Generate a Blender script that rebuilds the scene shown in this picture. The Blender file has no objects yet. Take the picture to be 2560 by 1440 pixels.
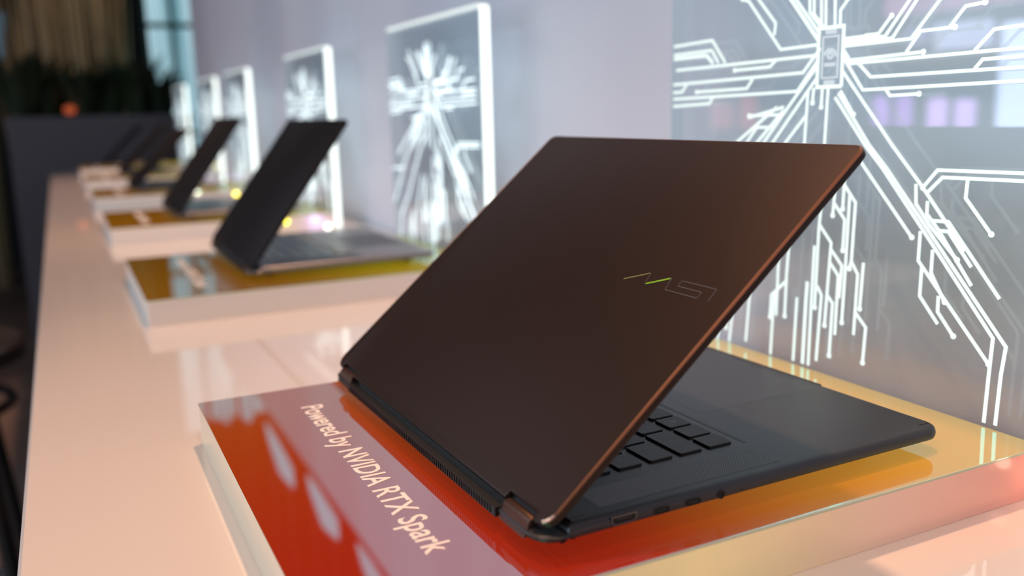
import bpy, bmesh, math, random
from mathutils import Vector, Matrix
random.seed(7)
S = bpy.context.scene
COL = S.collection

# ------------------------------------------------------------------ camera
CAM_M = ((-0.445705, -0.894841, -0.024641), (-0.163488, 0.108432, -0.980568), (0.880124, -0.433015, -0.194625))
cd = bpy.data.cameras.new('camera')
cam = bpy.data.objects.new('camera', cd)
COL.objects.link(cam)
r_, d_, f_ = (Vector(v) for v in CAM_M)
m = Matrix((r_, -d_, -f_)).transposed().to_4x4()
m.translation = Vector((-0.32383, 0.17210, 0.19743))
cam.matrix_world = m
cd.sensor_width = 36.0
cd.sensor_fit = 'HORIZONTAL'
cd.lens = 2254.857 / 2560 * 36
cd.clip_start = 0.01
cd.clip_end = 60
cd.dof.use_dof = True
cd.dof.focus_distance = 0.50
cd.dof.aperture_fstop = 4.3
S.camera = cam

# ------------------------------------------------------------------ world, lights, exposure
S.view_settings.view_transform = 'Standard'
S.view_settings.look = 'None'
S.view_settings.gamma = 1.0
S.view_settings.exposure = 0.0
S.view_settings.use_curve_mapping = False
w = bpy.data.worlds.new('world')
S.world = w
w.use_nodes = True
w.node_tree.nodes['Background'].inputs['Color'].default_value = (0.55, 0.5, 0.62, 1)
w.node_tree.nodes['Background'].inputs['Strength'].default_value = 0.030


def lamp(name, kind, loc, target, energy, color, size=0.1, size_y=None, angle=60, blend=0.4):
    l = bpy.data.lights.new(name, kind)
    l.energy = energy
    l.color = color
    if kind == 'AREA':
        l.size = size
        if size_y:
            l.shape = 'RECTANGLE'
            l.size_y = size_y
    else:
        l.shadow_soft_size = size
    if kind == 'SPOT':
        l.spot_size = math.radians(angle)
        l.spot_blend = blend
    o = bpy.data.objects.new(name, l)
    COL.objects.link(o)
    o.location = loc
    dr = Vector(target) - Vector(loc)
    o.rotation_euler = dr.to_track_quat('-Z', 'Y').to_euler()
    return o


# warm ceiling spot over the backdrop, it lights the counter from above
lamp('ceiling_spot_light', 'SPOT', (0.62, -0.43, 2.6), (0.35, -0.03, 0), 200, (1.0, 0.53, 0.30), 0.07, angle=75, blend=0.6)
lamp('ceiling_spot_light', 'SPOT', (3.1, -0.43, 2.6), (2.7, -0.02, 0), 320, (1.0, 0.56, 0.36), 0.07, angle=60, blend=0.7)
# warm ceiling spot over the aisle
lamp('ceiling_spot_light', 'SPOT', (-0.05, 0.95, 2.6), (0.12, 0.10, 0), 95, (1.0, 0.62, 0.38), 0.06, angle=34, blend=1.0)
# pinkish ceiling spot behind the camera, along the counter
lamp('ceiling_spot_light', 'SPOT', (-1.7, 0.05, 2.3), (0.9, 0.0, 0), 50, (1.0, 0.58, 0.44), 0.08, angle=46, blend=1.0)
# added pale fill, no lamp known there, towards the far half of the backdrop
lamp('hall_screen_light', 'AREA', (2.9, 2.4, 2.1), (2.9, -0.39, 0.50), 17, (0.84, 0.82, 0.95), 1.2, 0.8)
# added broad cool fill from across the aisle; no screen stands behind it
lamp('hall_screen_light', 'AREA', (0.3, 2.7, 0.75), (0.8, -0.39, 0.3), 59, (0.66, 0.83, 1.0), 2.4, 1.4)
# narrow warm light on the dried grass at the far end
lamp('grass_spot_light', 'SPOT', (4.9, 0.5, 2.3), (5.7, -0.04, 0.75), 55, (1.0, 0.72, 0.42), 0.05, angle=34, blend=1.0)


# ------------------------------------------------------------------ helpers
def tag(o, label=None, cat=None, group=None, kind=None):
    if label: o['label'] = label
    if cat: o['category'] = cat
    if group: o['group'] = group
    if kind: o['kind'] = kind
    return o


def obj(name, mesh, mat=None, parent=None, loc=None, rot=None, smooth=False):
    o = bpy.data.objects.new(name, mesh)
    COL.objects.link(o)
    if mat is not None and mesh is not None and len(mesh.materials) == 0:
        mesh.materials.append(mat)
    if parent: o.parent = parent
    if loc: o.location = loc
    if rot: o.rotation_euler = rot
    if smooth:
        for p in mesh.polygons: p.use_smooth = True
    return o


def empty(name, loc=(0, 0, 0), rz=0.0):
    o = bpy.data.objects.new(name, None)
    COL.objects.link(o)
    o.location = loc
    o.rotation_euler = (0, 0, rz)
    o.empty_display_size = 0.02
    return o


class MB:
    """collects geometry for one mesh"""
    def __init__(self):
        self.v = []
        self.f = []

    def quad(self, a, b, c, d):
        n = len(self.v)
        self.v += [a, b, c, d]
        self.f.append((n, n + 1, n + 2, n + 3))

    def box(self, x0, x1, y0, y1, z0, z1):
        n = len(self.v)
        self.v += [(x0, y0, z0), (x1, y0, z0), (x1, y1, z0), (x0, y1, z0), (x0, y0, z1), (x1, y0, z1), (x1, y1, z1), (x0, y1, z1)]
        for q in ((3, 2, 1, 0), (4, 5, 6, 7), (0, 1, 5, 4), (1, 2, 6, 5), (2, 3, 7, 6), (3, 0, 4, 7)):
            self.f.append(tuple(n + i for i in q))
        return self

    def loft(self, secs, cap0=True, cap1=True):
        n = len(self.v)
        k = len(secs[0])
        for s in secs: self.v += [tuple(p) for p in s]
        for i in range(len(secs) - 1):
            a, b = n + i * k, n + (i + 1) * k
            for j in range(k):
                j2 = (j + 1) % k
                self.f.append((a + j, a + j2, b + j2, b + j))
        if cap0: self.f.append(tuple(reversed(range(n, n + k))))
        if cap1: self.f.append(tuple(range(n + (len(secs) - 1) * k, n + len(secs) * k)))
        return self

    def tube(self, pts, r, seg=8):
        pts = [Vector(p) for p in pts]
        rs = r if isinstance(r, (list, tuple)) else [r] * len(pts)
        secs = []
        up = None
        for i, p in enumerate(pts):
            a = pts[max(i - 1, 0)]
            b = pts[min(i + 1, len(pts) - 1)]
            d = (b - a).normalized()
            if up is None:
                up = Vector((0, 0, 1)) if abs(d.z) < .9 else Vector((1, 0, 0))
            s = d.cross(up).normalized()
            u2 = s.cross(d).normalized()
            up = u2
            secs.append([p + (s * math.cos(2 * math.pi * j / seg) + u2 * math.sin(2 * math.pi * j / seg)) * rs[i] for j in range(seg)])
        return self.loft(secs)

    def mesh(self, name):
        me = bpy.data.meshes.new(name)
        me.from_pydata([tuple(p) for p in self.v], [], self.f)
        me.update()
        bm = bmesh.new()
        bm.from_mesh(me)
        bmesh.ops.recalc_face_normals(bm, faces=bm.faces)
        bm.to_mesh(me)
        bm.free()
        return me

    def build(self, name, mat=None, parent=None, loc=None, rot=None, smooth=False, sharp=None):
        me = self.mesh(name)
        o = obj(name, me, mat, parent, loc, rot)
        if smooth:
            for p in me.polygons: p.use_smooth = True
            me.set_sharp_from_angle(angle=math.radians(sharp or 40))
        return o


def rrect(x0, x1, y0, y1, radii, seg=6):
    """rounded rectangle, ccw; radii = (x0y0, x1y0, x1y1, x0y1)"""
    if not isinstance(radii, (tuple, list)): radii = (radii,) * 4
    out = []
    for (cx, cy, sx, sy, a0), r in zip(((x0, y0, 1, 1, 180), (x1, y0, -1, 1, 270), (x1, y1, -1, -1, 0), (x0, y1, 1, -1, 90)), radii):
        for i in range(seg + 1):
            a = math.radians(a0 + 90 * i / seg)
            out.append((cx + sx * r + r * math.cos(a), cy + sy * r + r * math.sin(a)))
    return out


def inset(pts, d):
    """offset a ccw polygon inwards by d with mitred corners"""
    n = len(pts)
    out = []
    for i in range(n):
        p0, p1, p2 = Vector(pts[i - 1]), Vector(pts[i]), Vector(pts[(i + 1) % n])
        e1 = (p1 - p0).normalized() if (p1 - p0).length > 1e-9 else (p2 - p1).normalized()
        e2 = (p2 - p1).normalized() if (p2 - p1).length > 1e-9 else e1
        n1, n2 = Vector((-e1.y, e1.x)), Vector((-e2.y, e2.x))
        b = n1 + n2
        b = n1 if b.length < 1e-6 else b * (1.0 / max(0.35, (b.length_squared / 2)))
        out.append((p1.x + b.x * d, p1.y + b.y * d))
    return out


def slab(poly, prof):
    """prof: list of (z, inset) from bottom to top"""
    mb = MB()
    mb.loft([[(x, y, z) for x, y in inset(poly, d)] for z, d in prof])
    return mb


def rbox(x0, x1, y0, y1, z0, z1, r, b):
    p = rrect(x0, x1, y0, y1, r, 4)
    return slab(p, [(z0, b), (z0 + b, 0), (z1 - b, 0), (z1 - b * .3, b * .3), (z1, b)])


def text_mesh(name, s, size, align='LEFT', extrude=0.0, bold=0.0):
    c = bpy.data.curves.new(name, 'FONT')
    c.body = s
    c.size = size
    c.align_x = align
    c.extrude = extrude
    c.resolution_u = 3
    c.offset = bold
    o = bpy.data.objects.new(name, c)
    COL.objects.link(o)
    dg = bpy.context.evaluated_depsgraph_get()
    me = bpy.data.meshes.new_from_object(o.evaluated_get(dg))
    bpy.data.objects.remove(o)
    bpy.data.curves.remove(c)
    me.name = name
    me.materials.clear()
    return me


# ------------------------------------------------------------------ materials
def mat(name, color, rough=0.5, metal=0.0, spec=0.5, coat=0.0, coat_rough=0.05, emit=None, emit_s=0.0):
    mt = bpy.data.materials.new(name)
    mt.use_nodes = True
    b = mt.node_tree.nodes['Principled BSDF']
    b.inputs['Base Color'].default_value = (*color, 1)
    b.inputs['Roughness'].default_value = rough
    b.inputs['Metallic'].default_value = metal
    b.inputs['Specular IOR Level'].default_value = spec
    b.inputs['Coat Weight'].default_value = coat
    b.inputs['Coat Roughness'].default_value = coat_rough
    if emit:
        b.inputs['Emission Color'].default_value = (*emit, 1)
        b.inputs['Emission Strength'].default_value = emit_s
    return mt


def nodes(mt):
    nt = mt.node_tree
    return nt, nt.nodes, nt.links, nt.nodes['Principled BSDF']


def noise_color(mt, c1, c2, scale, stretch=(1, 1, 1), lo=.35, hi=.65):
    nt, N, L, b = nodes(mt)
    tc = N.new('ShaderNodeTexCoord')
    mp = N.new('ShaderNodeMapping')
    mp.inputs['Scale'].default_value = stretch
    nz = N.new('ShaderNodeTexNoise')
    nz.inputs['Scale'].default_value = scale
    rp = N.new('ShaderNodeValToRGB')
    rp.color_ramp.elements[0].position = lo
    rp.color_ramp.elements[1].position = hi
    rp.color_ramp.elements[0].color = (*c1, 1)
    rp.color_ramp.elements[1].color = (*c2, 1)
    L.new(tc.outputs['Object'], mp.inputs['Vector'])
    L.new(mp.outputs['Vector'], nz.inputs['Vector'])
    L.new(nz.outputs['Fac'], rp.inputs['Fac'])
    L.new(rp.outputs['Color'], b.inputs['Base Color'])
    return mt


def grain_bump(mt, scale, strength, dist=0.0002):
    nt, N, L, b = nodes(mt)
    tc = N.new('ShaderNodeTexCoord')
    nz = N.new('ShaderNodeTexNoise')
    nz.inputs['Scale'].default_value = scale
    bp = N.new('ShaderNodeBump')
    bp.inputs['Strength'].default_value = strength
    bp.inputs['Distance'].default_value = dist
    L.new(tc.outputs['Object'], nz.inputs['Vector'])
    L.new(nz.outputs['Fac'], bp.inputs['Height'])
    L.new(bp.outputs['Normal'], b.inputs['Normal'])
    return mt


def emission(name, color, s):
    mt = mat(name, (0.02, 0.02, 0.02), 0.5, emit=color, emit_s=s)
    return mt


def acrylic_sheet(name, tint=(0.91, 0.955, 0.97)):
    """clear sheet: lets the view through, mirrors the room with its Fresnel share"""
    mt = bpy.data.materials.new(name)
    mt.use_nodes = True
    nt = mt.node_tree
    N, L = nt.nodes, nt.links
    N.remove(N['Principled BSDF'])
    out = N['Material Output']
    tr = N.new('ShaderNodeBsdfTransparent')
    tr.inputs['Color'].default_value = (*tint, 1)
    gl = N.new('ShaderNodeBsdfGlossy')
    gl.inputs['Roughness'].default_value = 0.02
    fr = N.new('ShaderNodeFresnel')
    ge = N.new('ShaderNodeNewGeometry')
    io = N.new('ShaderNodeMapRange')          # same Fresnel share on the way in and on the way out
    io.inputs['To Min'].default_value = 1.62
    io.inputs['To Max'].default_value = 1 / 1.62
    L.new(ge.outputs['Backfacing'], io.inputs['Value'])
    L.new(io.outputs['Result'], fr.inputs['IOR'])
    mx = N.new('ShaderNodeMixShader')
    L.new(fr.outputs['Fac'], mx.inputs['Fac'])
    L.new(tr.outputs['BSDF'], mx.inputs[1])
    L.new(gl.outputs['BSDF'], mx.inputs[2])
    hz = N.new('ShaderNodeEmission')               # edge light scattered in the sheet
    hz.inputs['Color'].default_value = (0.62, 0.85, 1.0, 1)
    hz.inputs['Strength'].default_value = 0.022
    ad = N.new('ShaderNodeAddShader')
    L.new(mx.outputs['Shader'], ad.inputs[0])
    L.new(hz.outputs['Emission'], ad.inputs[1])
    L.new(ad.outputs['Shader'], out.inputs['Surface'])
    return mt


def dichroic_top(name, near, far, wall, share=0.54, refl=(0.12, 1.0, 1.0), glow=0.74):
    """coloured film on acrylic: its own hue shifts along the plate, its gloss mirrors in cool tones"""
    mt = bpy.data.materials.new(name)
    mt.use_nodes = True
    nt = mt.node_tree
    N, L = nt.nodes, nt.links
    N.remove(N['Principled BSDF'])
    out = N['Material Output']
    tc = N.new('ShaderNodeTexCoord')
    sp = N.new('ShaderNodeSeparateXYZ')
    L.new(tc.outputs['Object'], sp.inputs['Vector'])
    def rng(sock, a, b):
        mr = N.new('ShaderNodeMapRange')
        mr.inputs['From Min'].default_value = a
        mr.inputs['From Max'].default_value = b
        mr.interpolation_type = 'SMOOTHSTEP'
        L.new(sock, mr.inputs['Value'])
        return mr.outputs['Result']
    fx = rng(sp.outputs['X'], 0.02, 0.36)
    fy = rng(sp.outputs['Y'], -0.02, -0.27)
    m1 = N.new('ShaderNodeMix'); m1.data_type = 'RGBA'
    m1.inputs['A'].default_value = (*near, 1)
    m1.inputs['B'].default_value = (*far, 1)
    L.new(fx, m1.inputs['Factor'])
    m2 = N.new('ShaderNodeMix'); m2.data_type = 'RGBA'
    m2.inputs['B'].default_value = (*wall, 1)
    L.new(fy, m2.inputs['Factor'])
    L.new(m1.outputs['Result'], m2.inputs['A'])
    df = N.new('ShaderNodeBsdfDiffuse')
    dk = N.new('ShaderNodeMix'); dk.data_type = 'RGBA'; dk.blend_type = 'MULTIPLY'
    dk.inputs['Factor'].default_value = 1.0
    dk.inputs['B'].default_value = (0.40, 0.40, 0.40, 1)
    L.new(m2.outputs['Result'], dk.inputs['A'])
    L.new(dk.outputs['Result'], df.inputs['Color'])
    em = N.new('ShaderNodeEmission')               # painted glow: keeps the film bright where the laptop would shade it
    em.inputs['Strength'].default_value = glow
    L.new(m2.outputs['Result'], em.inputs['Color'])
    ad = N.new('ShaderNodeAddShader')
    L.new(df.outputs['BSDF'], ad.inputs[0])
    L.new(em.outputs['Emission'], ad.inputs[1])
    gl = N.new('ShaderNodeBsdfGlossy')
    gl.inputs['Roughness'].default_value = 0.03
    gl.inputs['Color'].default_value = (*refl, 1)
    mx = N.new('ShaderNodeMixShader')
    mx.inputs['Fac'].default_value = share
    L.new(ad.outputs['Shader'], mx.inputs[1])
    L.new(gl.outputs['BSDF'], mx.inputs[2])
    L.new(mx.outputs['Shader'], out.inputs['Surface'])
    return mt


M = {}
M['counter'] = mat('counter white gloss', (0.80, 0.745, 0.705), 0.35, coat=1.0, coat_rough=0.03)
M['counter'].node_tree.nodes['Principled BSDF'].inputs['Coat IOR'].default_value = 1.75
M['counter_front'] = mat('counter dark front', (0.035, 0.032, 0.035), 0.5)
M['wall'] = noise_color(mat('backdrop lavender', (0.7, 0.7, 0.75), 0.42), (0.60, 0.60, 0.66), (0.72, 0.72, 0.76), 1.3, (1.6, 1, 0.12))
M['floor'] = noise_color(mat('floor brown', (0.16, 0.11, 0.09), 0.45), (0.13, 0.09, 0.075), (0.19, 0.135, 0.11), 3.0)
M['dark'] = mat('dark wall', (0.012, 0.012, 0.013), 0.8)
M['planter'] = mat('planter charcoal', (0.085, 0.075, 0.085), 0.55)
M['pedestal'] = mat('pedestal white', (0.80, 0.76, 0.70), 0.28, coat=0.3)
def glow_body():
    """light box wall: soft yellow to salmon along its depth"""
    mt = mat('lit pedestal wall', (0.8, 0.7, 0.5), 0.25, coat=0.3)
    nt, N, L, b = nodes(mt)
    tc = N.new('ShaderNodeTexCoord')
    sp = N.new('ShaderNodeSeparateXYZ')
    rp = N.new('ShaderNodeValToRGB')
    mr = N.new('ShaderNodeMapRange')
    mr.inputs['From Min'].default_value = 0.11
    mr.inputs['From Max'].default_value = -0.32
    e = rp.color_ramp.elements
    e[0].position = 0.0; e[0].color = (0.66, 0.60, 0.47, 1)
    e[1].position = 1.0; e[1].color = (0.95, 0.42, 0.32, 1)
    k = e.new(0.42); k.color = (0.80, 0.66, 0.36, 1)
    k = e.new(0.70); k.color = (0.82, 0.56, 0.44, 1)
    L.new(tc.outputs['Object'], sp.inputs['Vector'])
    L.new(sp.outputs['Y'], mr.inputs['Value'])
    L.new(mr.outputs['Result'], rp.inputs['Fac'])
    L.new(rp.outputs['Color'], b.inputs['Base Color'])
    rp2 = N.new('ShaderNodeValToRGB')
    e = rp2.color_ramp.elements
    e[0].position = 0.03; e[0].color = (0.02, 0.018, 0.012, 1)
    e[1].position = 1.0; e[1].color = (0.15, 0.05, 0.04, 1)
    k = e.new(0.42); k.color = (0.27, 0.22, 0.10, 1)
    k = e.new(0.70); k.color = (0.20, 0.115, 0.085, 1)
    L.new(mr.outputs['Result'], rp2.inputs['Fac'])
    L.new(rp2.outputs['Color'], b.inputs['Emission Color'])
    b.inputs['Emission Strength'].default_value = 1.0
    return mt
M['pedestal_lit'] = glow_body()
M['lettering'] = mat('white lettering', (0.92, 0.88, 0.85), 0.5)
M['plate_edge'] = mat('acrylic edge', (0.66, 0.80, 0.60), 0.25)
M['sheet'] = acrylic_sheet('clear acrylic')
M['trace'] = emission('lit etching', (0.90, 1.0, 0.95), 1.15)
M['trace_far'] = emission('lit etching of the farther panels', (0.86, 0.98, 1.0), 2.0)
M['trace_dim'] = emission('lit etching dim', (0.85, 0.93, 1.0), 0.8)
M['edge'] = emission('lit acrylic edge', (0.93, 1.0, 0.95), 1.9)
M['edge_top'] = emission('lit acrylic top edge', (0.93, 1.0, 0.97), 1.1)
M['edge_far'] = emission('lit acrylic far edge', (0.78, 0.86, 1.0), 0.50)
M['led_yellow'] = emission('yellow led', (1.0, 0.86, 0.05), 7.0)  # glowing beads standing in for reflected glints on the near faces
M['led_white'] = emission('white led', (1.0, 0.95, 0.85), 7.0)  # glowing bead standing in for the bright lower end of a panel edge
M['lid'] = grain_bump(mat('bronze lid', (0.030, 0.0175, 0.0138), 0.48, metal=0.45, spec=0.3), 4000, 0.10)
M['lid_black'] = grain_bump(mat('black lid', (0.008, 0.007, 0.008), 0.5, metal=0.2, spec=0.3), 3000, 0.08)
M['body'] = grain_bump(mat('dark grey metal body', (0.068, 0.067, 0.072), 0.42, metal=0.75), 4000, 0.08)
M['hinge'] = mat('bronze hinge', (0.13, 0.078, 0.06), 0.42, metal=0.8)
M['black'] = mat('black plastic', (0.010, 0.010, 0.011), 0.45)
M['key'] = mat('key cap black', (0.014, 0.014, 0.015), 0.5)
M['legend'] = mat('key legend grey', (0.22, 0.22, 0.23), 0.5)
M['key_grey'] = mat('key cap grey', (0.055, 0.065, 0.066), 0.28)
M['glass'] = mat('screen glass', (0.004, 0.004, 0.005), 0.08)
M['pad'] = mat('touchpad', (0.080, 0.078, 0.083), 0.38, metal=0.75)
M['chamfer'] = mat('polished copper chamfer', (0.36, 0.185, 0.125), 0.33, metal=0.9)
M['groove'] = mat('groove shadow grey', (0.03, 0.03, 0.032), 0.5)
M['chrome'] = mat('chrome', (0.35, 0.35, 0.36), 0.2, metal=1.0)
M['logo'] = mat('chrome logo line', (0.17, 0.15, 0.155), 0.35, metal=0.4)
M['logo_green'] = mat('iridescent green logo stroke', (0.42, 0.85, 0.05), 0.35, metal=0.25)  # the chrome's green reflection is put into the base colour
M['logo_gold'] = mat('iridescent gold logo stroke', (0.52, 0.46, 0.14), 0.35, metal=0.4)  # yellowish reflection on the chrome, likewise painted as base colour
M['rubber'] = mat('rubber', (0.01, 0.01, 0.01), 0.8)
M['leaf'] = mat('dark leaf', (0.018, 0.03, 0.012), 0.6)
M['reed'] = mat('dried grass', (0.40, 0.29, 0.15), 0.7)
M['stool'] = mat('stool black metal', (0.012, 0.011, 0.011), 0.4)
M['stool_seat'] = mat('stool brown seat', (0.085, 0.055, 0.045), 0.5)
M['pot'] = mat('stem brown', (0.05, 0.035, 0.02), 0.8)

# pierced speaker field: fine holes as relief and tone
def speaker_mat():
    mt = mat('speaker mesh', (0.08, 0.08, 0.083), 0.45, metal=0.6)
    nt, N, L, b = nodes(mt)
    tc = N.new('ShaderNodeTexCoord')
    mp = N.new('ShaderNodeMapping')
    mp.inputs['Scale'].default_value = (1000 / 1.15,) * 3
    mp.inputs['Rotation'].default_value = (0, 0, math.radians(45))
    vo = N.new('ShaderNodeTexVoronoi')
    vo.inputs['Randomness'].default_value = 0.0
    vo.inputs['Scale'].default_value = 1.0
    vo.voronoi_dimensions = '2D'
    rp = N.new('ShaderNodeValToRGB')
    rp.color_ramp.elements[0].position = 0.28
    rp.color_ramp.elements[1].position = 0.36
    rp.color_ramp.elements[0].color = (0.004, 0.004, 0.004, 1)
    rp.color_ramp.elements[1].color = (0.10, 0.10, 0.105, 1)
    L.new(tc.outputs['Object'], mp.inputs['Vector'])
    L.new(mp.outputs['Vector'], vo.inputs['Vector'])
    L.new(vo.outputs['Distance'], rp.inputs['Fac'])
    L.new(rp.outputs['Color'], b.inputs['Base Color'])
    return mt
M['speaker'] = speaker_mat()

# ------------------------------------------------------------------ the setting
tag(MB().box(-3.0, 8.0, -3.0, 6.0, -1.0, -0.95).build('floor', M['floor']), 'brown hall floor', kind='structure')
tag(MB().box(-1.6, 3.86, -0.425, -0.39, -0.95, 0.83).build('wall_back', M['wall']), 'pale lavender backdrop wall behind the panels', kind='structure')
tag(MB().box(7.9, 8.0, -3.0, 6.0, -0.95, 3.2).build('wall_far', M['dark']), 'dark far wall of the hall', kind='structure')
tag(MB().box(-3.0, 8.0, 5.9, 6.0, -0.95, 3.2).build('wall_side', M['dark']), 'dark wall across the aisle', kind='structure')
tag(MB().box(-3.0, 8.0, -3.0, 6.0, 3.2, 3.3).build('ceiling', M['dark']), 'dark hall ceiling', kind='structure')

# ------------------------------------------------------------------ long counter
ct = tag(empty('display_counter', (0, 0, -0.95)), 'long white glossy counter carrying the row of laptops', 'counter')
slab(rrect(-1.3, 4.19, -0.388, 0.215, 0.004, 3), [(0.85, 0.002), (0.852, 0), (0.918, 0), (0.92, 0.002)]).build('counter_top', M['counter'], ct)
MB().box(-1.2, 4.1, -0.36, 0.05, 0, 0.85).build('counter_base', M['counter_front'], ct)

# ------------------------------------------------------------------ pedestals
PITCH = 0.745
PED_X = [-0.019 + PITCH * i for i in range(6)]
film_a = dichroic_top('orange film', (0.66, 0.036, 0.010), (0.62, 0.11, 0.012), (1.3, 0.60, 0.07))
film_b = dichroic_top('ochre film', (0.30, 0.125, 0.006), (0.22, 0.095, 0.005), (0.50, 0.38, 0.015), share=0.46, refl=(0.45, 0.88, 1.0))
ped_poly = rrect(0, 0.339, -0.3155, 0.104, 0.0012, 2)
ped_meshes = [slab(ped_poly, [(0, 0.0006), (0.0006, 0.0003), (0.0284, 0.0003)]).mesh('pedestal_body'),
              slab(ped_poly, [(0.0284, 0), (0.0296, 0)]).mesh('acrylic_plate'),
              slab(ped_poly, [(0.0296, 0), (0.0298, 0), (0.03, 0.0003)]).mesh('top_film')]
txt = text_mesh('lettering', 'Powered by NVIDIA RTX Spark', 0.0205, extrude=0.00006, bold=0.00028)
xs = [v.co.x for v in txt.vertices]
sx = 0.2385 / (max(xs) - min(xs))
x_min = min(xs)
for v in txt.vertices: v.co.x = (v.co.x - x_min) * sx
txt.materials.append(M['lettering'])
ped_words = ['nearest orange topped white pedestal with white lettering, under the bronze laptop',
             'white pedestal with ochre glossy top, second from the camera',
             'white pedestal with ochre glossy top, third from the camera',
             'blurred white pedestal, fourth from the camera along the counter',
             'blurred white pedestal, fifth from the camera along the counter',
             'farthest blurred white pedestal at the end of the counter']
def ball(r, seg=10, rings=6):
    mb = MB()
    secs = []
    for i in range(1, rings):
        a = math.pi * i / rings
        secs.append([(r * math.sin(a) * math.cos(2 * math.pi * j / seg), r * math.sin(a) * math.sin(2 * math.pi * j / seg), -r * math.cos(a)) for j in range(seg)])
    mb.loft(secs)
    return mb
glint_mesh = ball(0.0045).mesh('led')
glint_mesh.materials.append(M['led_yellow'])
glint_mesh_w = ball(0.004).mesh('led')
glint_mesh_w.materials.append(M['led_white'])
for i, x in enumerate(PED_X):
    p = tag(empty('display_pedestal', (x, 0, -0.03)), ped_words[i], 'pedestal', 'laptop pedestals along the counter')
    film = film_a if i == 0 else film_b
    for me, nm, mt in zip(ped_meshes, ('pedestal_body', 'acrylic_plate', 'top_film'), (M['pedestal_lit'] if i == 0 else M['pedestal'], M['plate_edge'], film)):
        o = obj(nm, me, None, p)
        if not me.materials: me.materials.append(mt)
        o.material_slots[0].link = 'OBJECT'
        o.material_slots[0].material = mt
    t = obj('lettering', txt, None, p, (0.291, 0.0425, 0.0301), (0, 0, math.pi))
    t['label'] = 'white words Powered by NVIDIA RTX Spark'
    spots = {2: [(-0.215, 0.020, glint_mesh), (-0.299, 0.004, glint_mesh_w)], 3: [(-0.247, 0.019, glint_mesh)], 5: [(-0.211, 0.022, glint_mesh)]}
    for (ly_, lz_, lm_) in spots.get(i, []):
        obj('led', lm_, None, p, (-0.001, ly_, lz_))
    # added lamp before the near face
    lamp('panel_foot_light', 'POINT', (x - 0.014, -0.302 if i == 0 else -0.275, -0.012), (x, 0, 0), 0.005 if i == 0 else 0.016, (1.0, 0.42, 0.30) if i == 0 else (0.52, 0.42, 1.0), 0.004)

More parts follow.
